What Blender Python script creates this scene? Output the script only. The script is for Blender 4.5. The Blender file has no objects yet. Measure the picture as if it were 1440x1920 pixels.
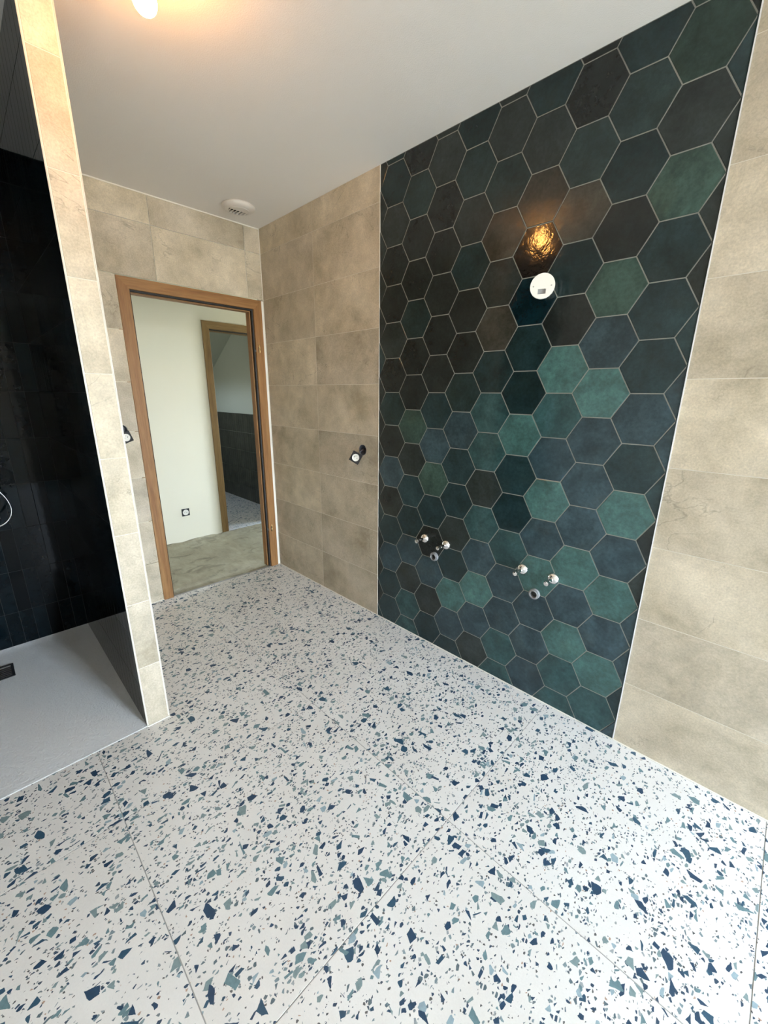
import bpy, bmesh, math, random
from mathutils import Vector, Matrix
random.seed(11)
scn = bpy.context.scene
COL = scn.collection
R = random.random

# ------------------------------------------------------------------ camera
CAM = Vector((2.9796, -1.7342, 1.4322))
yaw, pitch, roll, FPX = 0.7943, -0.2789, 0.0107, 765.38
fw = Vector((-math.cos(yaw)*math.cos(pitch), math.sin(yaw)*math.cos(pitch), math.sin(pitch)))
rt = fw.cross(Vector((0, 0, 1))).normalized()
up = rt.cross(fw)
rt2 = rt*math.cos(roll) + up*math.sin(roll)
up2 = up*math.cos(roll) - rt*math.sin(roll)
cd = bpy.data.cameras.new('camera')
cam = bpy.data.objects.new('camera', cd)
COL.objects.link(cam)
cam.matrix_world = Matrix(((rt2.x, up2.x, -fw.x, CAM.x), (rt2.y, up2.y, -fw.y, CAM.y), (rt2.z, up2.z, -fw.z, CAM.z), (0, 0, 0, 1)))
cd.sensor_fit = 'HORIZONTAL'; cd.sensor_width = 36.0; cd.lens = 36.0*FPX/1440
cd.clip_start = 0.02
scn.camera = cam

# ------------------------------------------------------------------ key dimensions (metres)
H = 2.553            # bathroom ceiling
XL, XR = 1.2233, 2.689   # hexagon panel
XA = 0.6294          # first vertical joint, right wall
Z0 = 0.294           # first horizontal joint, 0.30 pitch
XP, YR, YL = 1.194, -1.315, -1.407   # shower partition
YMIN, XMAX = -2.5, 5.9
WIN = (-0.86, -0.04, 0.45, 2.25)      # bathroom window y0,y1,z0,z1 in the wall behind the camera
HX0, HX1 = -1.16, -0.085             # hallway
HY0, HY1 = -1.7, 2.3
FWIN = (-2.39, -2.11, 1.3, 1.66)          # opening added to brighten the far room, x0,x1,z0,z1 at y=-.9
HWIN = (-0.90, -0.50, 1.1, 1.95)       # hallway window x0,x1,z0,z1 at y=HY1
BULB = Vector((1.54, -1.187, 2.432))

# ------------------------------------------------------------------ sky, exposure
SKY = 10.0
BULB_W = 14.0
w = bpy.data.worlds.new('world'); scn.world = w; w.use_nodes = True
nt = w.node_tree; nt.nodes.clear()
wo = nt.nodes.new('ShaderNodeOutputWorld'); bg = nt.nodes.new('ShaderNodeBackground')
tc = nt.nodes.new('ShaderNodeTexCoord'); sp = nt.nodes.new('ShaderNodeSeparateXYZ'); cr = nt.nodes.new('ShaderNodeValToRGB')
mp = nt.nodes.new('ShaderNodeMapRange')
nt.links.new(tc.outputs['Generated'], sp.inputs[0]); nt.links.new(sp.outputs['Z'], mp.inputs['Value'])
mp.inputs['From Min'].default_value = -1; mp.inputs['From Max'].default_value = 1
nt.links.new(mp.outputs[0], cr.inputs[0])
e = cr.color_ramp.elements
e[0].position = 0.0; e[0].color = (0.30, 0.31, 0.28, 1)
e[1].position = 1.0; e[1].color = (0.40, 0.60, 0.92, 1)
x = e.new(0.495); x.color = (0.34, 0.35, 0.32, 1)
x = e.new(0.505); x.color = (0.78, 0.90, 1.0, 1)
nt.links.new(cr.outputs[0], bg.inputs[0]); bg.inputs[1].default_value = SKY
nt.links.new(bg.outputs[0], wo.inputs[0])
vs = scn.view_settings
vs.view_transform = 'Standard'; vs.look = 'None'; vs.gamma = 1.0; vs.use_curve_mapping = False
vs.exposure = 3.37

def portal(name, c, sx, sy, rot):
    l = bpy.data.lights.new(name, 'AREA'); l.shape = 'RECTANGLE'; l.size = sx; l.size_y = sy
    l.cycles.is_portal = True
    o = bpy.data.objects.new(name, l); COL.objects.link(o); o.location = c; o.rotation_euler = rot
portal('window_portal', (XMAX+0.02, (WIN[0]+WIN[1])/2, (WIN[2]+WIN[3])/2), WIN[3]-WIN[2], WIN[1]-WIN[0], (0, math.pi/2, 0))
portal('hallway_portal', ((HWIN[0]+HWIN[1])/2, HY1+0.02, (HWIN[2]+HWIN[3])/2), HWIN[1]-HWIN[0], HWIN[3]-HWIN[2], (-math.pi/2, 0, 0))

portal('far_portal', ((FWIN[0]+FWIN[1])/2, -1.02, (FWIN[2]+FWIN[3])/2), FWIN[1]-FWIN[0], FWIN[3]-FWIN[2], (math.pi/2, 0, 0))

# ------------------------------------------------------------------ node helper
class NB:
    def __init__(s, name):
        s.m = bpy.data.materials.new(name); s.m.use_nodes = True
        s.t = s.m.node_tree; s.t.nodes.clear()
        s.out = s.t.nodes.new('ShaderNodeOutputMaterial'); s.b = s.t.nodes.new('ShaderNodeBsdfPrincipled')
        s.t.links.new(s.b.outputs[0], s.out.inputs[0])
    def n(s, typ, **kw):
        nd = s.t.nodes.new(typ)
        for k, v in kw.items(): setattr(nd, k, v)
        return nd
    def put(s, sock, v):
        if isinstance(v, bpy.types.NodeSocket): s.t.links.new(v, sock)
        elif isinstance(v, (tuple, list)) and len(v) == 3 and sock.type == 'RGBA': sock.default_value = (*v, 1)
        else: sock.default_value = v
    def coord(s, rnd=True, kind='Object'):
        c = s.n('ShaderNodeTexCoord').outputs[kind]
        if rnd:
            oi = s.n('ShaderNodeObjectInfo'); m = s.math('MULTIPLY', oi.outputs['Random'], 53.0)
            v = s.n('ShaderNodeVectorMath', operation='ADD'); s.put(v.inputs[0], c); s.put(v.inputs[1], m); return v.outputs[0]
        return c
    def mapv(s, v, scale=(1, 1, 1), rot=(0, 0, 0), loc=(0, 0, 0)):
        m = s.n('ShaderNodeMapping'); s.put(m.inputs['Vector'], v); m.inputs['Scale'].default_value = scale
        m.inputs['Rotation'].default_value = rot; m.inputs['Location'].default_value = loc; return m.outputs[0]
    def math(s, op, a, b=0.0, c=None, clamp=False):
        m = s.n('ShaderNodeMath', operation=op); m.use_clamp = clamp; s.put(m.inputs[0], a); s.put(m.inputs[1], b)
        if c is not None: s.put(m.inputs[2], c)
        return m.outputs[0]
    def noise(s, v, scale, detail=4, rough=.55, dist=0.0):
        m = s.n('ShaderNodeTexNoise'); s.put(m.inputs['Vector'], v); m.inputs['Scale'].default_value = scale
        m.inputs['Detail'].default_value = detail; m.inputs['Roughness'].default_value = rough; m.inputs['Distortion'].default_value = dist
        return m.outputs['Fac']
    def ramp(s, f, stops, const=False):
        r = s.n('ShaderNodeValToRGB'); s.put(r.inputs[0], f); el = r.color_ramp.elements
        if const: r.color_ramp.interpolation = 'CONSTANT'
        while len(el) < len(stops): el.new(0.5)
        for q, (p, c) in zip(el, stops):
            q.position = p; q.color = (*c, 1) if isinstance(c, tuple) else (c, c, c, 1)
        return r.outputs[0]
    def mix(s, f, a, b, typ='MIX'):
        m = s.n('ShaderNodeMix', data_type='RGBA', blend_type=typ); s.put(m.inputs['Factor'], f)
        s.put(m.inputs['A'], a) if False else s.put(m.inputs[6], a); s.put(m.inputs[7], b); return m.outputs[2]
    def bump(s, h, strength=.3, dist=.002, nrm=None):
        b = s.n('ShaderNodeBump'); s.put(b.inputs['Height'], h); b.inputs['Strength'].default_value = strength
        b.inputs['Distance'].default_value = dist
        if nrm is not None: s.put(b.inputs['Normal'], nrm)
        return b.outputs[0]
    def set(s, **kw):
        names = dict(color='Base Color', rough='Roughness', metal='Metallic', normal='Normal', spec='Specular IOR Level', coat='Coat Weight', coatr='Coat Roughness', ior='IOR')
        for k, v in kw.items(): s.put(s.b.inputs[names[k]], v)
        return s.m

def plain(name, c, rough=.5, metal=0.0, spec=.5):
    return NB(name).set(color=c, rough=rough, metal=metal, spec=spec)

# ------------------------------------------------------------------ materials
def make_terrazzo():
    b = NB('terrazzo'); co = b.coord()
    base = b.ramp(b.noise(co, 2.3, 5, .6), [(.35, (.665, .64, .60)), (.65, (.715, .695, .66))])
    grain = b.noise(co, 260, 2, .6)
    base = b.mix(.08, base, b.ramp(grain, [(.3, .45), (.7, 1.0)]), 'MULTIPLY')
    col = base
    # (cells per metre, share of cells that hold a chip, anisotropy, rotation, offset, inset range)
    layers = [(190, .10, (1, .75, 1), .3, 3.1, .08, .32), (115, .20, (1, .68, 1), 1.3, 9.7, .10, .36),
              (66, .19, (1, .70, 1), 2.2, 4.4, .10, .36), (44, .14, (1, .70, 1), .9, 17.3, .12, .36),
              (36, .085, (.74, 1, 1), .35, 27.9, .12, .36)]
    for sc, dens, an, ro, off, t0, t1 in layers:
        v = b.mapv(co, scale=(sc*an[0], sc*an[1], 0), rot=(0, 0, ro), loc=(off, off*1.7, 0))
        nz = b.n('ShaderNodeTexNoise'); b.put(nz.inputs['Vector'], v); nz.inputs['Scale'].default_value = 1.6; nz.inputs['Detail'].default_value = 2
        d = b.n('ShaderNodeVectorMath', operation='MULTIPLY_ADD'); b.put(d.inputs[0], nz.outputs['Color']); d.inputs[1].default_value = (.20, .20, 0); b.put(d.inputs[2], v)
        v2 = d.outputs[0]
        A = b.n('ShaderNodeTexVoronoi', voronoi_dimensions='2D', feature='F1'); b.put(A.inputs['Vector'], v2); A.inputs['Scale'].default_value = 1.0
        E = b.n('ShaderNodeTexVoronoi', voronoi_dimensions='2D', feature='DISTANCE_TO_EDGE'); b.put(E.inputs['Vector'], v2); E.inputs['Scale'].default_value = 1.0
        s = b.n('ShaderNodeSeparateColor'); b.put(s.inputs[0], A.outputs['Color'])
        thr = b.math('MULTIPLY_ADD', s.outputs['Green'], t1-t0, t0)
        # chips gather in loose groups
        clump = b.noise(b.mapv(co, loc=(off, 0, 0)), 9.0, 2, .5)
        dn = b.math('MULTIPLY', dens, b.math('MULTIPLY_ADD', clump, 3.4, -.7))
        m1 = b.math('GREATER_THAN', E.outputs['Distance'], thr)
        m2 = b.math('LESS_THAN', s.outputs['Red'], dn)
        mask = b.math('MULTIPLY', m1, m2)
        if sc > 150:
            cc = b.ramp(s.outputs['Blue'], [(0, (.10, .10, .10)), (.3, (.17, .20, .21)), (.55, (.30, .33, .33)), (.75, (.06, .085, .11)), (.92, (.40, .27, .20))], True)
        elif sc > 100:
            cc = b.ramp(s.outputs['Blue'], [(0, (.10, .14, .16)), (.35, (.19, .25, .27)), (.62, (.032, .065, .11)), (.9, (.30, .33, .34))], True)
        else:
            cc = b.ramp(s.outputs['Blue'], [(0, (.020, .055, .105)), (.34, (.028, .080, .13)), (.52, (.13, .215, .235)), (.74, (.19, .26, .265)), (.92, (.27, .36, .40))], True)
        cc = b.mix(.35, cc, b.ramp(b.noise(co, 120, 3, .6), [(.3, .55), (.7, 1.25)]), 'MULTIPLY')
        col = b.mix(mask, col, cc)
    return b.set(color=col, rough=b.ramp(b.noise(co, 30, 3), [(.3, .34), (.7, .46)]), normal=b.bump(grain, .04, .0006))

def make_stone(name, tone=(1, 1, 1)):
    b = NB(name); co = b.coord()
    n1 = b.noise(co, 3.2, 6, .62, .4); n2 = b.noise(b.mapv(co, loc=(7, 3, 1)), 9, 6, .65, .3); n3 = b.noise(co, 150, 3, .7)
    col = b.ramp(n1, [(.30, (.36, .335, .27)), (.45, (.50, .475, .405)), (.58, (.58, .555, .485)), (.72, (.68, .655, .59))])
    col = b.mix(.35, col, b.ramp(n2, [(.35, .62), (.65, 1.22)]), 'MULTIPLY')
    col = b.mix(.34, col, b.ramp(n3, [(.3, .5), (.7, 1.3)]), 'MULTIPLY')
    # hairline cleft veins
    vn = b.noise(b.mapv(co, scale=(1, 1, 1.3), rot=(.3, .5, .4)), 2.6, 5, .55, 1.1)
    ridge = b.math('ABSOLUTE', b.math('SUBTRACT', vn, .5))
    fine = b.ramp(ridge, [(0.0, .62), (.006, 1.0)])
    gate = b.ramp(b.noise(b.mapv(co, loc=(2, 9, 4)), 3.0, 2), [(.50, 0.0), (.6, 1.0)])
    col = b.mix(b.math('MULTIPLY', gate, .85), col, fine, 'MULTIPLY')
    oi = b.n('ShaderNodeObjectInfo')
    col = b.mix(1.0, col, b.ramp(oi.outputs['Random'], [(0, (.86, .855, .86)), (1, (1.08, 1.075, 1.06))]), 'MULTIPLY')
    col = b.mix(1.0, col, tone, 'MULTIPLY')
    h = b.math('ADD', b.math('MULTIPLY', n2, .8), b.math('MULTIPLY', n3, .15))
    h = b.math('SUBTRACT', h, b.math('MULTIPLY', gate, b.ramp(ridge, [(0, .25), (.012, 0.0)])))
    return b.set(color=col, rough=.55, spec=.35, normal=b.bump(h, .28, .004))

def make_hexglaze():
    b = NB('hexagon_glaze'); co = b.coord()
    oi = b.n('ShaderNodeObjectInfo')
    n1 = b.noise(co, 9, 5, .6, .5); n2 = b.noise(co, 70, 4, .7); n3 = b.noise(co, 22, 3, .6, .3)
    col = b.mix(.75, oi.outputs['Color'], b.ramp(n1, [(.32, .58), (.5, 1.0), (.68, 1.5)]), 'MULTIPLY')
    col = b.mix(.5, col, b.ramp(n2, [(.35, .6), (.65, 1.35)]), 'MULTIPLY')
    warm = b.ramp(b.noise(b.mapv(co, loc=(5, 5, 5)), 7, 3, .5), [(.58, 0.0), (.72, 1.0)])
    col = b.mix(b.math('MULTIPLY', warm, .18), col, b.mix(1.0, oi.outputs['Color'], (1.6, 1.0, .62), 'MULTIPLY'))
    h = b.math('ADD', b.math('MULTIPLY', n1, 1.0), b.math('ADD', b.math('MULTIPLY', n3, .8), b.math('MULTIPLY', n2, .10)))
    return b.set(color=col, rough=b.ramp(n3, [(.3, .06), (.7, .13)]), spec=.4, normal=b.bump(h, .34, .0030))

def make_shower():
    b = NB('dark_shower_glaze'); co = b.coord()
    n1 = b.noise(co, 25, 4, .6); n2 = b.noise(b.mapv(co, scale=(1, 1, .3)), 60, 3, .6)
    oi = b.n('ShaderNodeObjectInfo')
    col = b.mix(1.0, (.0016, .0042, .0058), b.ramp(oi.outputs['Random'], [(0, .45), (1, 1.7)]), 'MULTIPLY')
    col = b.mix(.6, col, b.ramp(n1, [(.35, .5), (.65, 1.6)]), 'MULTIPLY')
    return b.set(color=col, rough=.07, spec=.15, normal=b.bump(b.math('ADD', n1, b.math('MULTIPLY', n2, .4)), .05, .002))

def make_wood(name, axis='z', dark=1.0, tone=(1, 1, 1)):
    b = NB(name); co = b.coord()
    sc = {'z': (22, 22, 1.3), 'y': (22, 1.3, 22)}[axis]
    v = b.mapv(co, scale=sc)
    n1 = b.noise(v, 1.0, 6, .65, .8); n2 = b.noise(b.mapv(co, scale=tuple(q*7 for q in sc)), 1.0, 3, .6)
    col = b.ramp(n1, [(.3, (.22*dark, .098*dark, .032*dark)), (.5, (.30*dark, .148*dark, .052*dark)), (.7, (.36*dark, .190*dark, .070*dark))])
    col = b.mix(.4, col, b.ramp(n2, [(.35, .6), (.6, 1.15)]), 'MULTIPLY')
    kn = b.ramp(b.noise(b.mapv(co, scale=tuple(q*.35 for q in sc)), 1.6, 2), [(.68, 1.0), (.78, .5)])
    col = b.mix(.6, col, kn, 'MULTIPLY')
    col = b.mix(1.0, col, tone, 'MULTIPLY')
    return b.set(color=col, rough=.5, spec=.35, normal=b.bump(n2, .15, .001))

def make_paint(name, c, sc=170, st=.25):
    b = NB(name); co = b.coord(False)
    n = b.noise(co, sc, 3, .6); m = b.noise(co, 1.2, 3)
    col = b.mix(.08, c, b.ramp(m, [(.3, .8), (.7, 1.1)]), 'MULTIPLY')
    return b.set(color=col, rough=.8, spec=.2, normal=b.bump(n, st, .0015))

def make_concrete():
    b = NB('concrete_screed'); co = b.coord(False)
    n1 = b.noise(co, 2.2, 6, .65, .6); n2 = b.noise(b.mapv(co, rot=(0, 0, .5), scale=(1, 3, 1)), 5, 6, .7, 1.5)
    st = b.noise(b.mapv(co, loc=(1.3, .4, 0), scale=(1.6, 1, 1)), 4.2, 5, .6, .8); n4 = b.noise(co, 120, 3)
    col = b.ramp(n1, [(.3, (.28, .25, .175)), (.5, (.36, .33, .235)), (.7, (.43, .40, .30))])
    col = b.mix(.45, col, b.ramp(n2, [(.35, .72), (.65, 1.15)]), 'MULTIPLY')
    col = b.mix(.7, col, b.ramp(st, [(.55, 1.0), (.62, .60), (.75, .40)]), 'MULTIPLY')
    return b.set(color=col, rough=.75, spec=.25, normal=b.bump(b.math('ADD', n2, b.math('MULTIPLY', n4, .3)), .4, .003))

def make_tray():
    b = NB('tray_resin'); co = b.coord(False)
    n = b.noise(co, 95, 5, .62, .5); m = b.noise(co, 300, 2)
    col = b.mix(.1, (.76, .765, .76), b.ramp(n, [(.3, .7), (.7, 1.1)]), 'MULTIPLY')
    return b.set(color=col, rough=.5, spec=.4, normal=b.bump(b.math('ADD', n, b.math('MULTIPLY', m, .2)), 1.0, .008))

M = dict(
    terrazzo=make_terrazzo(), stone=make_stone('beige_stone', (1.06, .975, .862)), hex=make_hexglaze(), shower=make_shower(),
    wood_z=make_wood('oak_upright'), wood_y=make_wood('oak_rail', 'y'),
    wood2_z=make_wood('grey_oak_upright', 'z', 1.05, (.80, 1.0, 1.1)), wood2_y=make_wood('grey_oak_rail', 'y', 1.05, (.80, 1.0, 1.1)),
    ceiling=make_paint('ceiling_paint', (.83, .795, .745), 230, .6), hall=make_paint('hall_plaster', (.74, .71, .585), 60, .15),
    dim=make_paint('far_room_paint', (.46, .475, .39), 60, .1), wallback=make_paint('screed_backing', (.5, .48, .43)),
    concrete=make_concrete(), tray=make_tray(),
    grout_hex=plain('hexagon_grout', (.23, .24, .215), .85), grout_light=plain('pale_grout', (.70, .66, .575), .85),
    edge=plain('edge_profile', (.60, .56, .48), .4),
    grout_dark=plain('dark_grout', (.02, .022, .022), .8), grout_floor=plain('floor_grout', (.34, .335, .32), .85),
    trim=plain('trim_enamel', (.74, .75, .76), .35), caulk=plain('caulk', (.78, .75, .67), .5),
    chrome=plain('chrome', (.82, .81, .80), .07, 1.0), brass=plain('brass', (.75, .55, .28), .25, 1.0),
    steel=plain('steel', (.45, .44, .42), .3, 1.0), rubber=plain('black_rubber', (.008, .006, .005), .6),
    black=plain('black_plastic', (.018, .018, .020), .35), white=plain('white_plastic', (.78, .76, .70), .35),
    vent=plain('vent_plastic', (.70, .66, .61), .4), grey=plain('grey_plastic', (.30, .30, .30), .5),
    boxblue=plain('wall_box_plastic', (.10, .11, .13), .45), hose=plain('chrome_hose', (.5, .5, .5), .3, 1.0),
    wains=None)
def make_wains():
    b = NB('olive_tile'); co = b.coord(False)
    n = b.noise(co, 8, 4, .6)
    return b.set(color=b.ramp(n, [(.35, (.028, .027, .018)), (.65, (.058, .055, .038))]), rough=.35, spec=.4)
M['wains'] = make_wains()
def make_bulb():
    b = NB('bulb_glow'); b.b.inputs['Base Color'].default_value = (1, 1, 1, 1)
    b.b.inputs['Emission Color'].default_value = (1.0, .43, .10, 1); b.b.inputs['Emission Strength'].default_value = BULB_W
    return b.m
M['bulb'] = make_bulb()

# ------------------------------------------------------------------ mesh helpers
def link(name, me, mat=None, parent=None, loc=None):
    o = bpy.data.objects.new(name, me); COL.objects.link(o)
    if mat is not None:
        for m in (mat if isinstance(mat, (list, tuple)) else [mat]): me.materials.append(m)
    if loc is not None: o.location = loc
    if parent is not None: o.parent = parent
    return o
def mesh(name, v, f):
    me = bpy.data.meshes.new(name); me.from_pydata([tuple(p) for p in v], [], f); me.update(); return me
def fixn(me):
    bm = bmesh.new(); bm.from_mesh(me); bmesh.ops.recalc_face_normals(bm, faces=bm.faces); bm.to_mesh(me); bm.free(); return me
BF = [(0, 3, 2, 1), (4, 5, 6, 7), (0, 1, 5, 4), (1, 2, 6, 5), (2, 3, 7, 6), (3, 0, 4, 7)]
def boxes(bs):
    v, f = [], []
    for x0, y0, z0, x1, y1, z1 in bs:
        k = len(v)
        v += [(x0, y0, z0), (x1, y0, z0), (x1, y1, z0), (x0, y1, z0), (x0, y0, z1), (x1, y0, z1), (x1, y1, z1), (x0, y1, z1)]
        f += [tuple(i+k for i in q) for q in BF]
    return v, f
def boxmesh(name, bs, ch=0.0):
    me = mesh(name, *boxes(bs))
    if ch:
        bm = bmesh.new(); bm.from_mesh(me)
        bmesh.ops.bevel(bm, geom=bm.edges[:], offset=ch, segments=1, affect='EDGES'); bm.to_mesh(me); bm.free()
    return me
def struct(o): o['kind'] = 'structure'; return o
def clip_poly(P, u0, v0, u1, v1):
    def half(P, ax, val, keep_less):
        out = []
        for i in range(len(P)):
            a, b = P[i], P[(i+1) % len(P)]
            ia = (a[ax] <= val) if keep_less else (a[ax] >= val)
            ib = (b[ax] <= val) if keep_less else (b[ax] >= val)
            if ia: out.append(a)
            if ia != ib:
                t = (val-a[ax])/(b[ax]-a[ax]); out.append((a[0]+t*(b[0]-a[0]), a[1]+t*(b[1]-a[1])))
        return out
    for ax, val, less in ((0, u1, True), (0, u0, False), (1, v1, True), (1, v0, False)):
        if len(P) < 3: return []
        P = half(P, ax, val, less)
    Q = []
    for p in P:
        if not Q or math.dist(p, Q[-1]) > 1e-5: Q.append(p)
    if len(Q) > 1 and math.dist(Q[0], Q[-1]) < 1e-5: Q.pop()
    return Q
def area(P): return .5*sum(P[i][0]*P[(i+1) % len(P)][1]-P[(i+1) % len(P)][0]*P[i][1] for i in range(len(P)))
def inset(P, d):
    n = len(P); out = []
    for i in range(n):
        a, b, c = Vector(P[i-1]), Vector(P[i]), Vector(P[(i+1) % n])
        e1 = (b-a).normalized(); e2 = (c-b).normalized()
        n1 = Vector((-e1.y, e1.x)); n2 = Vector((-e2.y, e2.x))
        k = 1+n1.dot(n2)
        if k < .15: out.append(tuple(b+n1*d)); continue
        out.append(tuple(b+(n1+n2)*(d/k)))
    return out
def tile(name, P, frame, mat, parent, depth=.0025, ch=.0010, joint=.0013, proud=0.0, tilt=0.0):
    """A tile from outline P (u,v counter-clockwise). frame=(origin,u,v,n)."""
    if area(P) < 0: P = P[::-1]
    P = inset(P, joint)
    if len(P) < 3 or area(P) < 1e-5: return None
    cu = sum(p[0] for p in P)/len(P); cv = sum(p[1] for p in P)/len(P)
    O, U, V, N = frame
    mn = math.sqrt(abs(area(P)))
    c2 = min(ch, mn*.15)
    T = inset(P, c2)
    tu, tv = (R()-.5)*tilt, (R()-.5)*tilt
    def P3(p, h):
        du, dv = p[0]-cu, p[1]-cv
        return U*du + V*dv + N*(h + (tu*du+tv*dv if h > -depth+1e-6 else 0))
    n = len(P)
    v = [P3(p, -depth) for p in P]+[P3(p, -c2*.6) for p in P]+[P3(p, 0.0) for p in T]
    f = [tuple(range(n))[::-1], tuple(range(2*n, 3*n))]
    for i in range(n):
        j = (i+1) % n
        f += [(i, j, n+j, n+i), (n+i, n+j, 2*n+j, 2*n+i)]
    me = mesh(name, v, f)
    if U.cross(V).dot(N) < 0: me.flip_normals()
    return link(name, me, mat, parent, O+U*cu+V*cv+N*proud)
def rect(u0, v0, u1, v1): return [(u0, v0), (u1, v0), (u1, v1), (u0, v1)]
def prof_lathe(name, prof, seg=32, caps=True):
    """revolve (r,h) about local z"""
    v, f = [], []
    for r, h in prof:
        for k in range(seg):
            a = 2*math.pi*k/seg; v.append((r*math.cos(a), r*math.sin(a), h))
    for i in range(len(prof)-1):
        for k in range(seg):
            j = (k+1) % seg
            f.append((i*seg+k, i*seg+j, (i+1)*seg+j, (i+1)*seg+k))
    if caps:
        if prof[0][0] > 1e-6: f.append(tuple(range(seg))[::-1])
        if prof[-1][0] > 1e-6: f.append(tuple((len(prof)-1)*seg+k for k in range(seg)))
    me = mesh(name, v, f)
    bm = bmesh.new(); bm.from_mesh(me); bmesh.ops.remove_doubles(bm, verts=bm.verts, dist=1e-6)
    bmesh.ops.recalc_face_normals(bm, faces=bm.faces); bm.to_mesh(me); bm.free()
    for p in me.polygons: p.use_smooth = True
    me.set_sharp_from_angle(angle=math.radians(35))
    return me
def tube(name, pts, r, seg=10, sub=8):
    P = [Vector(p) for p in pts]
    Q = []
    for i in range(len(P)-1):
        p0, p1, p2, p3 = P[max(i-1, 0)], P[i], P[i+1], P[min(i+2, len(P)-1)]
        for k in range(sub):
            t = k/sub
            Q.append(.5*((2*p1)+(-p0+p2)*t+(2*p0-5*p1+4*p2-p3)*t*t+(-p0+3*p1-3*p2+p3)*t**3))
    Q.append(P[-1])
    v, f = [], []
    nrm = None
    for i, q in enumerate(Q):
        d = (Q[min(i+1, len(Q)-1)]-Q[max(i-1, 0)]).normalized()
        if nrm is None: nrm = d.orthogonal().normalized()
        nrm = (nrm-d*nrm.dot(d)).normalized(); bi = d.cross(nrm)
        for k in range(seg):
            a = 2*math.pi*k/seg; v.append(q+nrm*(r*math.cos(a))+bi*(r*math.sin(a)))
    for i in range(len(Q)-1):
        for k in range(seg):
            j = (k+1) % seg; f.append((i*seg+k, i*seg+j, (i+1)*seg+j, (i+1)*seg+k))
    f += [tuple(range(seg))[::-1], tuple((len(Q)-1)*seg+k for k in range(seg))]
    me = fixn(mesh(name, v, f))
    for p in me.polygons: p.use_smooth = True
    return me
def empty(name, loc, label, cat, rot=None, group=None):
    o = bpy.data.objects.new(name, None); COL.objects.link(o); o.location = loc; o.empty_display_size = .02
    if rot is not None: o.rotation_euler = rot
    o['label'] = label; o['category'] = cat
    if group: o['group'] = group
    return o
def cut(objs, loc, axis, r, length):
    """bore a real round hole"""
    me = prof_lathe('bore', [(r, -length/2), (r, length/2)], 24)
    for p in me.polygons: p.use_smooth = False
    c = bpy.data.objects.new('bore', me); COL.objects.link(c); c.location = loc
    c.rotation_euler = {'x': (0, math.pi/2, 0), 'y': (math.pi/2, 0, 0)}[axis]
    for o in objs:
        m = o.modifiers.new('b', 'BOOLEAN'); m.operation = 'DIFFERENCE'; m.object = c; m.solver = 'EXACT'
    bpy.context.view_layer.update()
    dg = bpy.context.evaluated_depsgraph_get()
    for o in objs:
        nm = bpy.data.meshes.new_from_object(o.evaluated_get(dg)); o.modifiers.clear(); o.data = nm
    bpy.data.objects.remove(c)
X, Y, Z = Vector((1, 0, 0)), Vector((0, 1, 0)), Vector((0, 0, 1))
ROWS = [0.0]+[Z0+.3*i for i in range(8)]+[H]
TP = .0012   # tiles stand this far proud of the grout

# ------------------------------------------------------------------ room shell
def quadstrip_wall(name, bs, mat, parent=None):
    return link(name, boxmesh(name, bs), mat, parent)
wall_right = struct(quadstrip_wall('wall_right', [(HX1, TP, -.15, XL, .12, H+.1), (XR, TP, -.15, XMAX+.1, .12, H+.1)], M['grout_light']))
hexback = link('grout_bed', boxmesh('grout_bed', [(XL, TP, -.15, XR, .12, H+.1)]), M['grout_hex'], wall_right)
FR = (Vector((0, 0, 0)), X, Z, -Y)
rt_tiles = []
for i in range(len(ROWS)-1):
    for u0, u1 in ((0.0, XA), (XA, XL), (XR, XR+.6), (XR+.6, XR+1.2), (XR+1.2, XR+1.8), (XR+1.8, XR+2.4), (XR+2.4, XR+3.0), (XR+3.0, XMAX)):
        t = tile('wall_tile', rect(u0, ROWS[i], u1, ROWS[i+1]), FR, M['stone'], wall_right, depth=TP)
        t['uv'] = (u0, ROWS[i], u1, ROWS[i+1]); rt_tiles.append(t)

# hexagon panel, one tint number per tile, from the ceiling down; upper tiles painted darker for the dimmer light there
TINT = [(.003, .014, .019), (.022, .045, .036), (.016, .031, .031), (.012, .026, .028), (.014, .0185, .018), (.020, .028, .027), (.016, .035, .039),
        (.030, .057, .069), (.034, .068, .056), (.052, .120, .113), (.026, .066, .068), (.040, .040, .032), (.004, .003, .0025)]  # the warm grey has the bulb's haze put into the tile colour
HEXC = {-1: (5, 6, 5, 5, 5, 6, 7, 7, 6, 5, 5, 7, 7, 6, 7, 5),
        0: (1, 5, 8, 3, 6, 6, 7, 6, 9, 7, 9, 7, 9, 10),
        1: (3, 2, 3, 4, 8, 7, 9, 7, 7, 7, 9, 7, 9, 10, 10),
        2: (4, 2, 11, 3, 4, 9, 10, 7, 9, 7, 9, 7, 7, 7),
        3: (3, 5, 11, 12, 0, 3, 3, 9, 6, 6, 10, 7, 7, 10, 10),
        4: (5, 2, 11, 5, 11, 3, 10, 10, 5, 10, 7, 9, 7, 5),
        5: (3, 2, 5, 3, 4, 4, 2, 7, 6, 6, 5, 6, 9, 7, 6),
        6: (5, 4, 4, 4, 4, 4, 6, 7, 8, 6, 4, 7, 5, 6),
        7: (4, 2, 4, 4, 2, 4, 4, 8, 5, 6, 6, 7, 5, 10, 10),
        8: (3, 5, 4, 4, 5, 4, 2, 4, 7, 5, 6, 7, 6, 6),
        9: (5, 5, 5, 5, 5, 6, 5, 5, 5, 5, 6, 5, 5, 5, 6)}
PX, PZ = .1563, .1805
hex_tiles = []
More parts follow.
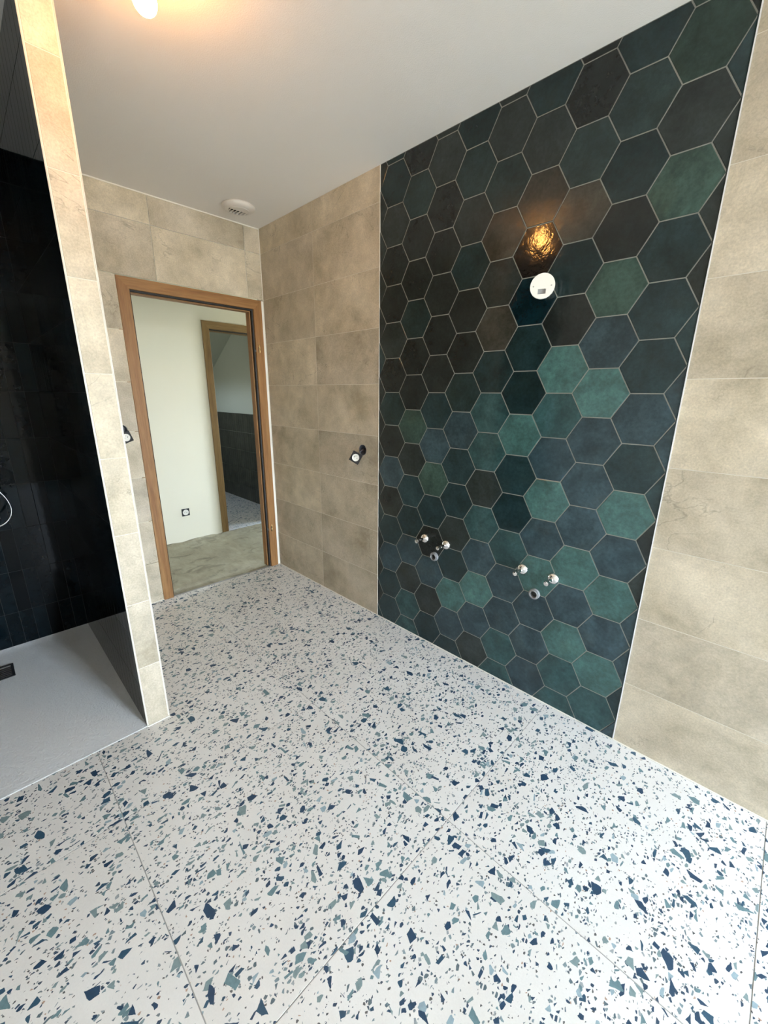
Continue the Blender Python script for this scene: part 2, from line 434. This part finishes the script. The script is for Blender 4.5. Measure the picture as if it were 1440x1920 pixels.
for k in range(-1, 10):
    xc = 2.5805-PX*k
    odd = k % 2 != 0
    ztop = 2.259+PZ*(1.5 if odd else 2)
    s = HEXC[k]
    for j in range(16):
        zc = ztop-PZ*j
        if zc < -PZ/2: break
        a = PZ/2/math.cos(math.pi/6)
        P = [(xc+a*math.cos(math.pi/3*q), zc+a*math.sin(math.pi/3*q)) for q in range(6)]
        P = clip_poly(P, XL+.003, 0.0, XR-.003, H)
        if len(P) < 3 or area(P) < 2e-4: continue
        # even columns: the sliver cut by the ceiling shares the first number
        idx = j if odd else j-1
        ch = s[max(0, min(len(s)-1, idx))]
        t = tile('hexagonal_tile', P, FR, M['hex'], wall_right, depth=TP, ch=.0016, joint=.0018, tilt=.006)
        if t is None: continue
        c = TINT[ch]; f = .9+.25*R()
        t.color = (c[0]*f, c[1]*f, c[2]*f, 1)
        t['c'] = (xc, zc); hex_tiles.append(t)

# back wall with the doorway
DY0, DY1, DZ = -.949, -.021, 2.087
wall_back = struct(quadstrip_wall('wall_back', [
    (HX1, YMIN-.12, -.15, -TP, DY0, H+.1), (HX1, DY1, -.15, -TP, TP, H+.1), (HX1, DY0, DZ, -TP, DY1, H+.1)], M['grout_light']))
FB = (Vector((0, 0, 0)), Y, Z, X)
bk_tiles = []
for i in range(len(ROWS)-1):
    z0, z1 = ROWS[i], ROWS[i+1]
    for y0, y1 in ((YR, -.722), (-.722, -.118), (-.118, 0.0)):
        rs = []
        if z0 >= DZ-.02: rs = [(y0, max(z0, DZ), y1, z1)]
        else:
            if y0 < DY0: rs.append((y0, z0, min(y1, DY0), min(z1, 9)))
            if y1 > DY1: pass
        for r in rs:
            if r[2]-r[0] > .01 and r[3]-r[1] > .01:
                t = tile('wall_tile', rect(*r), FB, M['stone'], wall_back, depth=TP); t['uv'] = r; bk_tiles.append(t)
link('plaster_strip', boxmesh('plaster_strip', [(-TP, DY1+.001, 0, .001, -.0005, DZ)]), M['caulk'], wall_back)

# partition
part = struct(quadstrip_wall('wall_partition', [(-TP, YL+TP, -.05, XP-TP, YR-TP, H+.05)], M['grout_light']))
FPe = (Vector((XP, 0, 0)), Y, Z, X)
for i in range(len(ROWS)-1):
    tile('wall_tile', rect(YL+.004, ROWS[i], YR-.004, ROWS[i+1]), FPe, M['stone'], part, depth=TP)
    for u0, u1 in ((0, .594), (.594, XP-.003)):
        tile('wall_tile', [(-a, b) for a, b in rect(u0, ROWS[i], u1, ROWS[i+1])], (Vector((0, YR, 0)), -X, Z, Y), M['stone'], part, depth=TP)
# dark glazed finger tiles: left face of the partition
SZ = [0.0]+[.205+.245*i for i in range(10)]+[H]
dkp = link('dark_grout_bed', boxmesh('dark_grout_bed', [(-TP-.001, YL+.0008, 0, XP-.004, YL+TP, H)]), M['grout_dark'], part)
for i in range(len(SZ)-1):
    for q in range(20):
        tile('glazed_tile', rect(q*.0595, SZ[i], (q+1)*.0595, SZ[i+1]), (Vector((0, YL, 0)), X, Z, -Y), M['shower'], part, depth=.001, ch=.0007, joint=.0006, tilt=.003)
# dark tiles on the back wall of the shower
dkb = link('dark_grout_bed', boxmesh('dark_grout_bed', [(-TP, YMIN, 0, -.0008, YL+.004, H)]), M['grout_dark'], wall_back)
for i in range(len(SZ)-1):
    for q in range(18):
        y1 = YL-q*.0605; y0 = y1-.0605
        tile('glazed_tile', rect(y0, SZ[i], y1, SZ[i+1]), FB, M['shower'], wall_back, depth=.001, ch=.0007, joint=.0008, tilt=.004)

wall_left = struct(quadstrip_wall('wall_left', [(0, YMIN-.12, -.15, XMAX+.1, YMIN, H+.1)], M['ceiling']))
dkl = link('dark_wall_tile', boxmesh('dark_wall_tile', [(.001, YMIN, 0, XP, YMIN+.006, H)]), M['shower'], wall_left)
for i in range(len(ROWS)-1):
    for q in range(5):
        u0 = XP+.6*q; u1 = min(u0+.6, XMAX)
        if u1-u0 > .02:
            pass
y0, y1, z0, z1 = WIN
wall_front = struct(quadstrip_wall('wall_front', [
    (XMAX, YMIN, -.15, XMAX+.25, y0, H+.1), (XMAX, y1, -.15, XMAX+.25, .12, H+.1),
    (XMAX, y0, -.15, XMAX+.25, y1, z0), (XMAX, y0, z1, XMAX+.25, y1, H+.1)], M['ceiling']))
def window(name, bs): return struct(link(name, boxmesh(name, bs), M['white']))
ym = (y0+y1)/2
window('window_1', [(XMAX+.10, y0, z0, XMAX+.16, y0+.05, z1), (XMAX+.10, y1-.05, z0, XMAX+.16, y1, z1), (XMAX+.10, y0+.05, z0, XMAX+.16, y1-.05, z0+.05),
                    (XMAX+.10, y0+.05, z1-.05, XMAX+.16, y1-.05, z1), (XMAX+.10, ym-.03, z0+.05, XMAX+.16, ym+.03, z1-.05)])

ceiling = struct(quadstrip_wall('ceiling', [(HX1, YMIN-.1, H, XMAX+.2, .1, H+.12)], M['ceiling']))

# floor: large terrazzo tiles on a grout bed
floor = struct(link('floor', boxmesh('floor', [(XP, YMIN, -.12, XMAX, TP, -.0012), (-.02, YL, -.12, XP, TP, -.0012), (-.02, YMIN, -.12, XP, YL, -.031)]), M['grout_floor']))
FF = (Vector((0, 0, 0)), X, Y, Z)
G0X, G0Y, GS = .7894, -.7977, .7996
xs = [0.0]+[G0X+GS*i for i in range(7)]; xs[-1] = XMAX
ys = [0.0, G0Y, G0Y-GS, G0Y-2*GS, YMIN]
for i in range(len(xs)-1):
    for j in range(len(ys)-1):
        a, b, t, q = xs[i], xs[i+1], ys[j], ys[j+1]
        P = rect(a, q, b, t)
        if q < YL-.001 and a < XP:
            if t <= YL:
                if b <= XP: continue
                P = rect(XP, q, b, t)
            elif b <= XP: P = rect(a, YL, b, t)
            else: P = [(XP, q), (b, q), (b, t), (a, t), (a, YL), (XP, YL)]
        tile('floor_tile', P, FF, M['terrazzo'], floor, depth=.0012, ch=.0006, joint=.0013)

# ------------------------------------------------------------------ hallway and far room
hall_wall = struct(quadstrip_wall('wall_hallway', [
    (HX0-.1, HY0, -.15, HX0, .012, 2.6), (HX0-.1, .876, -.15, HX0, HY1, 2.6), (HX0-.1, .012, 2.088, HX0, .876, 2.6)], M['hall']))
struct(quadstrip_wall('wall_hallway_side', [(HX0-.1, HY0-.12, -.15, HX1, HY0, 2.6)], M['hall']))
struct(quadstrip_wall('wall_hallway_near', [(HX1, .12, -.15, HX1+.1, HY1, 2.6)], M['hall']))
a, b_, c, d_ = HWIN
struct(quadstrip_wall('wall_hallway_end', [(HX0-.1, HY1, -.15, a, HY1+.2, 2.6), (b_, HY1, -.15, HX1+.1, HY1+.2, 2.6),
    (a, HY1, -.15, b_, HY1+.2, c), (a, HY1, d_, b_, HY1+.2, 2.6)], M['hall']))
window('window_2', [(a, HY1+.08, c, a+.05, HY1+.14, d_), (b_-.05, HY1+.08, c, b_, HY1+.14, d_), (a+.05, HY1+.08, c, b_-.05, HY1+.14, c+.05), (a+.05, HY1+.08, d_-.05, b_-.05, HY1+.14, d_)])
struct(quadstrip_wall('ceiling_hallway', [(HX0-.1, HY0-.1, 2.5, HX1, HY1+.1, 2.62)], M['ceiling']))
# concrete screed with an uneven surface
gx, gy = 26, 80
v, f = [], []
for i in range(gx+1):
    for j in range(gy+1):
        px = HX0+(-.001-HX0)*i/gx; py = HY0+(HY1-HY0)*j/gy
        edge = 1 if 0 < i < gx else 0
        v.append((px, py, -.010+edge*.003*(R()-.5)+(.016*R() if i == 0 else .004*R() if i == 1 else 0)))
for i in range(gx):
    for j in range(gy):
        k = i*(gy+1)+j; f.append((k, k+gy+1, k+gy+2, k+1))
me = mesh('floor_hallway', v, f)
for p in me.polygons: p.use_smooth = True
fh = struct(link('floor_hallway', me, M['concrete']))
link('screed_body', boxmesh('screed_body', [(HX0, HY0, -.12, -.021, HY1, -.02)]), M['concrete'], fh)
# far room
FX = -3.3
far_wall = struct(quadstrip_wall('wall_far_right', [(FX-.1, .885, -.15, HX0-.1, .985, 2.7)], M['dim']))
v, f = [], []
zz = [0, .20, .445, .69, .935, 1.18]
bsx = []
n = int((HX0-.1-FX)/.06)
for q in range(n):
    for i in range(5):
        bsx.append((FX+q*.06+.0015, .880, zz[i]+.001, FX+(q+1)*.06-.0015, .885, zz[i+1]-.0015))
wt = link('wainscot_tiles', boxmesh('wainscot_tiles', bsx), M['wains'], far_wall); wt['kind'] = 'stuff'
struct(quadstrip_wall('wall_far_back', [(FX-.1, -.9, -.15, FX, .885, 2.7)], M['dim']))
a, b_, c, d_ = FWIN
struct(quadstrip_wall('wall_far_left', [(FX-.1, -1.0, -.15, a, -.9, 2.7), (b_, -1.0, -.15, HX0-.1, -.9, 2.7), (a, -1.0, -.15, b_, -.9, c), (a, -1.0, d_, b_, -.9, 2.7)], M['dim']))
window('added_window', [(a, -.97, c, a+.04, -.93, d_), (b_-.04, -.97, c, b_, -.93, d_), (a+.04, -.97, c, b_-.04, -.93, c+.04), (a+.04, -.97, d_-.04, b_-.04, -.93, d_)])  # unseen window, added to bring light into the far room
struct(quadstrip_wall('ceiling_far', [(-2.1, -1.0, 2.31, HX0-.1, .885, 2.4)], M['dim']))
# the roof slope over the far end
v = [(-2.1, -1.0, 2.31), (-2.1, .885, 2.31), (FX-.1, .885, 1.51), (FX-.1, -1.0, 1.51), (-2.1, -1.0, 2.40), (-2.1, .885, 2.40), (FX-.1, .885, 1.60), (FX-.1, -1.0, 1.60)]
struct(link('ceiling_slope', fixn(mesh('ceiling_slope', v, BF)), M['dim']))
ff = struct(link('floor_far', boxmesh('floor_far', [(FX, -.9, -.12, HX0-.003, .885, -.002)]), M['grout_floor']))
for i in range(3):
    u1 = HX0-.02-i*.8; u0 = max(u1-.8, FX)
    for j in range(3):
        t1 = .885-j*.8; t0 = max(t1-.8, -.9)
        if t1-t0 < .02: continue
        P = rect(u0, t0, u1, t1)
        if i == 0 and True:
            P = rect(u0, t0, u1-.085, t1)
        tile('floor_tile', P, FF, M['terrazzo'], ff, depth=.002, ch=.0006, joint=.0013)
tile('floor_tile', rect(HX0-.105, .085, HX0-.02, .80), FF, M['terrazzo'], ff, depth=.002, ch=.0006, joint=.0006)
struct(link('trim_threshold', boxmesh('trim_threshold', [(HX0-.020, .080, -.012, HX0-.004, .806, .003)]), M['trim']))

# ------------------------------------------------------------------ door frames
def door_frame(name, x0, ya, yb, zt, prof, mats, width):
    """prof: closed (x offset, outward offset) outline; corners are mitred"""
    root = bpy.data.objects.new(name, None); COL.objects.link(root); root['kind'] = 'structure'; root.location = (x0, ya, 0)
    def piece(nm, prof, kind, mat):
        n = len(prof); v = []
        if kind == 'l': ends = [lambda o: (ya+width-o, 0.0), lambda o: (ya+width-o, zt-width+o)]
        elif kind == 'r': ends = [lambda o: (yb-width+o, 0.0), lambda o: (yb-width+o, zt-width+o)]
        else: ends = [lambda o: (ya+width-o, zt-width+o), lambda o: (yb-width+o, zt-width+o)]
        for e_ in ends:
            for dx, o in prof:
                yy, z = e_(o); v.append((dx, yy-ya, z))
        f = [tuple(range(n)), tuple(range(n, 2*n))[::-1]]+[(i, (i+1) % n, n+(i+1) % n, n+i) for i in range(n)]
        return link(nm, fixn(mesh(nm, v, f)), mat, root)
    piece('jamb', prof, 'l', mats[0]); rj = piece('jamb', prof, 'r', mats[0]); piece('head_jamb', prof, 'h', mats[1])
    g = [(-.034, 0.0), (-.034, -.0095), (-.012, -.0085), (-.010, 0.0)]
    for k in 'lrh': piece('door_seal', g, k, M['rubber'])
    return root
W1 = .0635
prof = [(.008, W1), (.008, .003), (.006, 0), (-.036, 0), (-.036, -.016), (-.0875, -.016), (-.0875, W1)]
d1 = door_frame('door_1', 0.0, DY0, DY1, DZ, prof, (M['wood_z'], M['wood_y']), W1)
prof2 = [(.009, .068), (.009, .003), (.007, 0), (-.036, 0), (-.036, -.014), (-.1, -.014), (-.1, .068)]
d2 = door_frame('door_2', HX0, .012, .876, 2.088, prof2, (M['wood2_z'], M['wood2_y']), .068)
for z in (1.755, .345):
    hb = link('hinge', prof_lathe('hinge', [(.003, -.030), (.0042, -.028), (.0042, -.002), (.0036, -.001), (.0036, .001), (.0042, .002), (.0042, .028), (.003, .030)], 16), M['brass'], d1, (.0125, DY1-.040-DY0, z))
    link('hinge_leaf', boxmesh('hinge_leaf', [(-.006, -.007, -.026, -.003, -.001, .012)]), M['rubber'], hb)
    link('strike_plate', boxmesh('strike_plate', [(-.011, DY1-W1-.0015-DY0, z-.022, .002, DY1-W1+.0008-DY0, z-.006)]), M['steel'], d1)

# ------------------------------------------------------------------ trims and joints
def trim(n, bs, m): return struct(link('trim_%d' % n, boxmesh('trim_%d' % n, bs), M[m]))
trim(1, [(XL-.001, -.0015, .004, XL+.0022, TP, H)], 'caulk')
trim(2, [(XR-.0022, -.0025, .004, XR+.001, TP, H)], 'trim')
trim(3, [(XP-.003, YL-.0010, .001, XP+.0006, YL+.0020, H)], 'edge')
trim(4, [(XP-.003, YR-.0020, .001, XP+.0006, YR+.0010, H)], 'edge')
trim(5, [(.0, YR, H-.006, .004, -.0, H)], 'caulk')
trim(6, [(.004, -.0045, -.001, XMAX, 0.0, .0035)], 'caulk')
trim(7, [(0.0, YR, -.001, .004, DY0, .0035)], 'caulk')
trim(8, [(0.0005, -.0035, 0, .004, 0.0, H)], 'caulk')
trim(9, [(XP, YL, -.001, XP+.006, YR, .0035)], 'caulk')

# ------------------------------------------------------------------ shower tray
tr = empty('shower_tray', (XP/2, (YL+YMIN)/2, 0), 'low white stone-textured shower tray behind the dark tiled partition', 'shower tray')
TY0 = YMIN+.006
gx, gy = 40, 36
v, f = [], []
DC = (.25, -1.85)
cxx, cyy = XP/2, (YL+YMIN)/2
for i in range(gx+1):
    for j in range(gy+1):
        px = .0005+(XP-.0005)*i/gx; py = TY0+(YL-.0005-TY0)*j/gy
        r = math.hypot(px-DC[0], py-DC[1]); e_ = min(i, gx-i, j, gy-j)
        z = .003-(0 if e_ == 0 else .010*max(0, 1-r/.85))
        v.append((px-cxx, py-cyy, z))
for i in range(gx):
    for j in range(gy):
        k = i*(gy+1)+j; f.append((k, k+gy+1, k+gy+2, k+1))
k = len(v)
for (px, py) in ((.0005, TY0), (XP, TY0), (XP, YL-.0005), (.0005, YL-.0005)):
    v.append((px-cxx, py-cyy, -.03))
f.append((k+3, k+2, k+1, k))
c4 = [0, gx*(gy+1), gx*(gy+1)+gy, gy]
ring = [[i*(gy+1) for i in range(gx+1)], [gx*(gy+1)+j for j in range(gy+1)], [i*(gy+1)+gy for i in range(gx, -1, -1)], [j for j in range(gy, -1, -1)]]
for s_, rg in enumerate(ring): f.append(tuple([k+s_]+[k+(s_+1) % 4]+rg[::-1]))
me = mesh('basin', v, f)
for p in me.polygons[:gx*gy]: p.use_smooth = True
me.set_sharp_from_angle(angle=math.radians(40))
link('basin', me, M['tray'], tr)
# drain grate with slots
gb = []
GD = -.009
gx0, gx1, gy0, gy1 = .185, .325, -1.925, -1.785
gb += [(gx0, gy0, 0, gx0+.012, gy1, .007), (gx1-.012, gy0, 0, gx1, gy1, .007), (gx0+.012, gy0, 0, gx1-.012, gy0+.012, .007), (gx0+.012, gy1-.012, 0, gx1-.012, gy1, .007)]
for q in range(6):
    xx = gx0+.012+.0197*q+.0045
    if q: gb.append((xx-.005, gy0+.012, 0, xx+.003, gy1-.012, .007))
gb.append((gx0+.012, (gy0+gy1)/2-.004, 0, gx1-.012, (gy0+gy1)/2+.004, .007))
gr = link('drain_grate', boxmesh('drain_grate', [tuple(q+(GD if i in (2, 5) else 0)-(cxx if i in (0, 3) else cyy if i in (1, 4) else 0) for i, q in enumerate(bx)) for bx in gb]), M['black'], tr)
gr['label'] = 'black slotted drain grate'

# hand shower with its hose; only the loop of the hose reaches into the picture
hs = empty('hand_shower', (0.001, -1.99, 1.05), 'chrome hand shower hose looping over the dark shower tiles', 'shower')
def loc(p): return (p[0]-.001, p[1]+1.99, p[2]-1.05)
link('hose', tube('hose', [loc(p) for p in [(.045, -1.99, .985), (.060, -1.97, .95), (.10, -1.87, .985), (.14, -1.76, .992), (.152, -1.69, .965), (.152, -1.650, .905), (.150, -1.637, .840), (.150, -1.655, .788), (.150, -1.70, .757), (.135, -1.80, .74), (.11, -1.90, .80), (.085, -1.975, 1.05), (.078, -2.0, 1.42), (.075, -2.0, 1.60)]], .0055, 10), M['hose'], hs)
m_ = prof_lathe('hose_outlet', [(.0, 0), (.028, 0), (.030, .004), (.026, .010), (.012, .012), (.012, .045), (.0, .047)], 24)
link('hose_outlet', m_, M['chrome'], hs, loc((.0012, -1.99, 1.0))).rotation_euler = (0, math.pi/2, 0)
link('hose_nut', prof_lathe('hose_nut', [(0, -.03), (.008, -.03), (.009, 0), (0, .004)], 16), M['chrome'], hs, loc((.045, -1.99, 1.0)))
br = link('holder', boxmesh('holder', [(.0, -.02, -.02, .05, .02, .02)], .003), M['chrome'], hs, loc((.0012, -2.0, 1.66)))
hd = prof_lathe('handset', [(0, -.10), (.011, -.10), (.012, -.05), (.011, .10), (.016, .13), (.0, .135)], 20)
link('handset', hd, M['chrome'], hs, loc((.07, -2.0, 1.70)))
sh = link('spray_head', prof_lathe('spray_head', [(0, -.012), (.045, -.010), (.05, 0), (.035, .012), (0, .016)], 28), M['chrome'], hs, loc((.085, -2.0, 1.84)))
sh.rotation_euler = (0, math.radians(-60), 0)

# ------------------------------------------------------------------ ceiling lamp
cl = empty('ceiling_lamp', (BULB.x, BULB.y, H), 'bare glowing light bulb hanging under the ceiling beside the partition', 'lamp')
link('ceiling_rose', prof_lathe('ceiling_rose', [(.0, 0), (.034, 0), (.034, -.006), (.022, -.012), (0, -.012)], 28), M['white'], cl)
link('socket', prof_lathe('socket', [(.0, -.012), (.018, -.012), (.0205, -.020), (.0205, -.045), (.017, -.060), (0, -.060)], 24), M['white'], cl)
pr = [(0.0, -.056), (.0135, -.056), (.0135, -.072)]
for q in range(1, 15):
    a = math.pi*q/14
    if a < .5: continue
    r_ = .030*math.sin(a); z = -.131+.030*math.cos(a)
    pr.append((max(r_, 0.0), z))
pr.insert(3, (.019, -.092))
link('bulb', prof_lathe('bulb', pr, 28), M['bulb'], cl)

# ------------------------------------------------------------------ extractor vent
VC = (.243, -.270)
ve = empty('ceiling_vent', (VC[0], VC[1], H), 'round white plastic extractor vent on the ceiling near the corner', 'vent')
body = prof_lathe('flange', [(.062, -.0005), (.098, -.0005), (.100, -.006), (.097, -.012), (.088, -.020), (.074, -.026), (.062, -.027), (.060, -.010)], 48, caps=False)
link('flange', body, M['vent'], ve)
# faceplate: disc open on the side nearest the door wall, where the slats sit
seg = 48; v, f = [], []
pl = []
for q in range(seg+1):
    a = -math.acos(.006/.063)+2*math.acos(.006/.063)*q/seg
    pl.append((.063*math.cos(a), .063*math.sin(a)))
n = len(pl)
v = [(p[0], p[1], -.029) for p in pl]+[(p[0], p[1], -.018) for p in pl]
f = [tuple(range(n))[::-1], tuple(range(n, 2*n))]+[(i, (i+1) % n, n+(i+1) % n, n+i) for i in range(n)]
link('faceplate', fixn(mesh('faceplate', v, f)), M['vent'], ve)
link('duct', prof_lathe('duct', [(0, -.002), (.06, -.002), (.06, -.012)], 32, caps=False), M['rubber'], ve)
for q in range(6):
    yy = -.050+.020*q
    half = math.sqrt(max(.061**2-yy*yy, 0))
    if half < .012: continue
    sl = link('slat', boxmesh('slat', [(-half, -.0042, -.0012, .006, .0042, .0012)]), M['vent'] if q != 4 else M['vent'], ve, (0, yy, -.0265))
    sl.rotation_euler = (math.radians(8), 0, 0)

# ------------------------------------------------------------------ lamp outlet on the hexagon tiles
lo = empty('wall_light_outlet', (2.159, 0, 1.846), 'round white light outlet cap on the hexagon tiles just below the lamp reflection', 'outlet')
lo.location.y = -.010; lo.rotation_euler = (0, 0, math.radians(20))
def toward_room(o): o.rotation_euler = (math.pi/2, 0, 0); return o   # local z -> -y
toward_room(link('neck', prof_lathe('neck', [(.0, .0), (.037, .0), (.037, .034), (0, .034)], 28), M['white'], lo))
# cover plate with a rectangular socket opening
def plate_with_hole(R_, hole, z0, z1, seg=40):
    bm = bmesh.new()
    hu0, hv0, hu1, hv1 = hole
    o = [bm.verts.new((R_*math.cos(2*math.pi*k/seg), R_*math.sin(2*math.pi*k/seg), z1)) for k in range(seg)]
    h = [bm.verts.new((x_, y_, z1)) for x_, y_ in ((hu0, hv0), (hu1, hv0), (hu1, hv1), (hu0, hv1))]
    ed = [bm.edges.new((o[i], o[(i+1) % seg])) for i in range(seg)]+[bm.edges.new((h[i], h[(i+1) % 4])) for i in range(4)]
    bmesh.ops.triangle_fill(bm, use_beauty=True, edges=ed)
    r = bmesh.ops.extrude_face_region(bm, geom=bm.faces[:])
    for g_ in r['geom']:
        if isinstance(g_, bmesh.types.BMVert): g_.co.z = z0
    bmesh.ops.recalc_face_normals(bm, faces=bm.faces)
    me = bpy.data.meshes.new('cover'); bm.to_mesh(me); bm.free(); return me
toward_room(link('cover', plate_with_hole(.0455, (-.016, -.028, .014, -.010), .032, .042), M['white'], lo))
toward_room(link('socket_insert', boxmesh('socket_insert', [(-.0155, -.0275, .0325, .0135, -.0105, .0345)]), M['grey'], lo))
for sx in (-.033, .033):
    toward_room(link('screw', prof_lathe('screw', [(0, .0415), (.0028, .0415), (.0028, .0428), (0, .0432)], 12), M['steel'], lo, (sx, 0, 0)))

# ------------------------------------------------------------------ angle valves and waste pipes
def valve(loc_, label):
    t = empty('angle_valve', loc_, label, 'valve', group='chrome angle valves on the hexagon tiles')
    toward_room(link('rosette', prof_lathe('rosette', [(0, 0), (.0265, 0), (.027, .003), (.0255, .009), (.021, .0155), (.014, .0195), (.0105, .0205), (0, .0205)], 32), M['chrome'], t))
    toward_room(link('stem', prof_lathe('stem', [(.0, .018), (.0085, .018), (.0080, .034), (.0080, .060), (0, .060)], 24), M['chrome'], t))
    toward_room(link('handle', prof_lathe('handle', [(0, .058), (.0105, .058), (.012, .062), (.012, .076), (.0105, .081), (.0045, .082), (.004, .080), (0, .080)], 24), M['chrome'], t))
    return t
valve((1.609, 0, .651), 'chrome angle valve on the left of the left pair, nearest the door corner')
valve((1.757, 0, .651), 'chrome angle valve on the right of the left pair')
valve((2.201, 0, .650), 'chrome angle valve on the left of the right pair')
valve((2.347, 0, .650), 'chrome angle valve on the right of the right pair, nearest the right beige tiles')
def pipe(loc_, label):
    t = empty('waste_pipe', loc_, label, 'pipe', group='open waste pipes below the valves')
    toward_room(link('pipe_wall', prof_lathe('pipe_wall', [(.0150, 0.0), (.0250, 0.0), (.0250, .012), (.0240, .014), (.0200, .014), (.0190, .018), (.0160, .018), (.0150, .016), (.0150, 0.0)], 36, caps=False), M['grey_pipe'], t))
    toward_room(link('bore_shade', prof_lathe('bore_shade', [(0, .0005), (.0148, .0005), (.0148, .0020), (0, .0020)], 20), M['rubber'], t))  # black disc painted in for the shade deep inside the open bore
    return t
M['grey_pipe'] = plain('grey_pipe_plastic', (.24, .24, .24), .35)
pipe((1.682, 0, .561), 'open grey waste pipe below the left pair of valves')
pipe((2.271, 0, .547), 'open grey waste pipe below the right pair of valves')

# ------------------------------------------------------------------ loose wall sockets
def socket_parts(t, s=1.0, mat=None, depth=.026):
    """mechanism facing local +z"""
    h = .0305*s; zf = .004
    fr_ = plate_square(h, .0215*s, -.004, zf)
    link('frame', fr_, M['black'], t)
    link('housing', boxmesh('housing', [(-.020*s, -.020*s, -depth, .020*s, .020*s, -.0045)], .002), M['black'], t)
    w_ = link('socket_face', prof_lathe('socket_face', [(0, -.003), (.0212*s, -.003), (.0212*s, .006), (.0190*s, .0065), (.0185*s, .0035), (0, .0035)], 32), M['white'], t)
    for sx, sy in ((-.0085*s, 0), (.0085*s, 0)):
        link('pin_hole', prof_lathe('pin_hole', [(0, .003), (.0025*s, .003), (.0025*s, .0040), (0, .0040)], 12), M['rubber'], w_, (sx, sy, 0))
    link('earth_pin', prof_lathe('earth_pin', [(0, .003), (.0022*s, .003), (.0022*s, .010), (0, .011)], 12), M['steel'], w_, (0, .010*s, 0))
def plate_square(h, r, z0, z1, seg=32):
    bm = bmesh.new()
    o = [bm.verts.new((x_, y_, z1)) for x_, y_ in ((-h, -h), (h, -h), (h, h), (-h, h))]
    k_ = [bm.verts.new((r*math.cos(2*math.pi*k/seg), r*math.sin(2*math.pi*k/seg), z1)) for k in range(seg)]
    ed = [bm.edges.new((o[i], o[(i+1) % 4])) for i in range(4)]+[bm.edges.new((k_[i], k_[(i+1) % seg])) for i in range(seg)]
    bmesh.ops.triangle_fill(bm, use_beauty=True, edges=ed)
    q = bmesh.ops.extrude_face_region(bm, geom=bm.faces[:])
    for g_ in q['geom']:
        if isinstance(g_, bmesh.types.BMVert): g_.co.z = z0
    bmesh.ops.recalc_face_normals(bm, faces=bm.faces)
    me = bpy.data.meshes.new('frame'); bm.to_mesh(me); bm.free(); return me
def wall_box(t, rot, loc_):
    b_ = link('wall_box', prof_lathe('wall_box', [(.0335, 0.0), (.0325, .0005), (.0315, 0.0), (.0315, -.045), (0, -.045), (0, -.047), (.0335, -.047)], 32, caps=False), M['boxblue'], t, loc_)
    b_.rotation_euler = rot
    return b_
def orient(o, n, spin):
    q = Vector(n).normalized().to_track_quat('Z', 'Y')
    o.rotation_mode = 'QUATERNION'; o.rotation_quaternion = q @ Matrix.Rotation(spin, 4, 'Z').to_quaternion()
def loose_socket(hole, nwall, pos, n, spin, label, rot):
    t = empty('loose_socket', hole, label, 'socket')
    wall_box(t, rot, (0, 0, 0))
    m_ = bpy.data.objects.new('mechanism', boxmesh('mechanism', [(-.018, -.018, -.030, .018, .018, -.027)], .002)); COL.objects.link(m_)
    m_.data.materials.append(M['grey']); m_.parent = t; m_.location = Vector(pos)-Vector(hole)
    orient(m_, n, spin); socket_parts(m_, 1.08)
    back = Vector(pos)-Vector(hole)-Vector(n).normalized()*.026
    for k, c in enumerate(('boxblue', 'brown', 'rubber')):
        off = Vector((.004*(k-1), .003*(k-1), .006*(k-1)))
        inn = Vector(nwall)*-.035+off
        link('wire', tube('wire', [inn, Vector(nwall)*.004+off, Vector(nwall)*.018+off+(back-off)*.35, back+off*.5], .0018, 8), M[c], t)
    return t
M['brown'] = plain('brown_wire', (.10, .04, .02), .5)
HR = (1.083, 0, 1.100)
loose_socket(HR, (0, -1, 0), (1.072, -.048, 1.056), (.50, -.85, .10), math.radians(-28), 'loose black and white socket hanging from its hole in the beige right wall', (math.pi/2, 0, 0))
HL = (0, -1.043, 1.205)
loose_socket(HL, (1, 0, 0), (.045, -1.036, 1.163), (.9, .12, -.05), math.radians(20), 'loose socket half hidden behind the partition, left of the door frame', (0, math.pi/2, 0))
cut([wall_right]+[t for t in rt_tiles if t['uv'][0] <= HR[0] <= t['uv'][2] and t['uv'][1]-.04 <= HR[2] <= t['uv'][3]+.04], HR, 'y', .034, .12)
cut([wall_back]+[t for t in bk_tiles if t['uv'][0] <= HL[1] <= t['uv'][2] and t['uv'][1]-.04 <= HL[2] <= t['uv'][3]+.04], HL, 'x', .034, .12)
for o in rt_tiles+bk_tiles+hex_tiles:
    for k in ('uv', 'c'):
        if k in o: del o[k]

hk = empty('hallway_socket', (HX0+.001, -.338, .292), 'black framed white socket low on the white hallway wall', 'socket', (math.pi/2, 0, math.pi/2))
fr_ = link('frame', plate_square(.036, .029, 0.0, .008), M['black'], hk)
w_ = link('socket_face', prof_lathe('socket_face', [(0, 0), (.028, 0), (.028, .010), (.0255, .0105), (.025, .006), (0, .006)], 32), M['white'], hk)
for sx in (-.0095, .0095):
    link('pin_hole', prof_lathe('pin_hole', [(0, .0055), (.003, .0055), (.003, .0065), (0, .0065)], 12), M['rubber'], w_, (sx, 0, 0))
link('earth_pin', prof_lathe('earth_pin', [(0, .0055), (.0024, .0055), (.0024, .012), (0, .013)], 12), M['steel'], w_, (0, .012, 0))
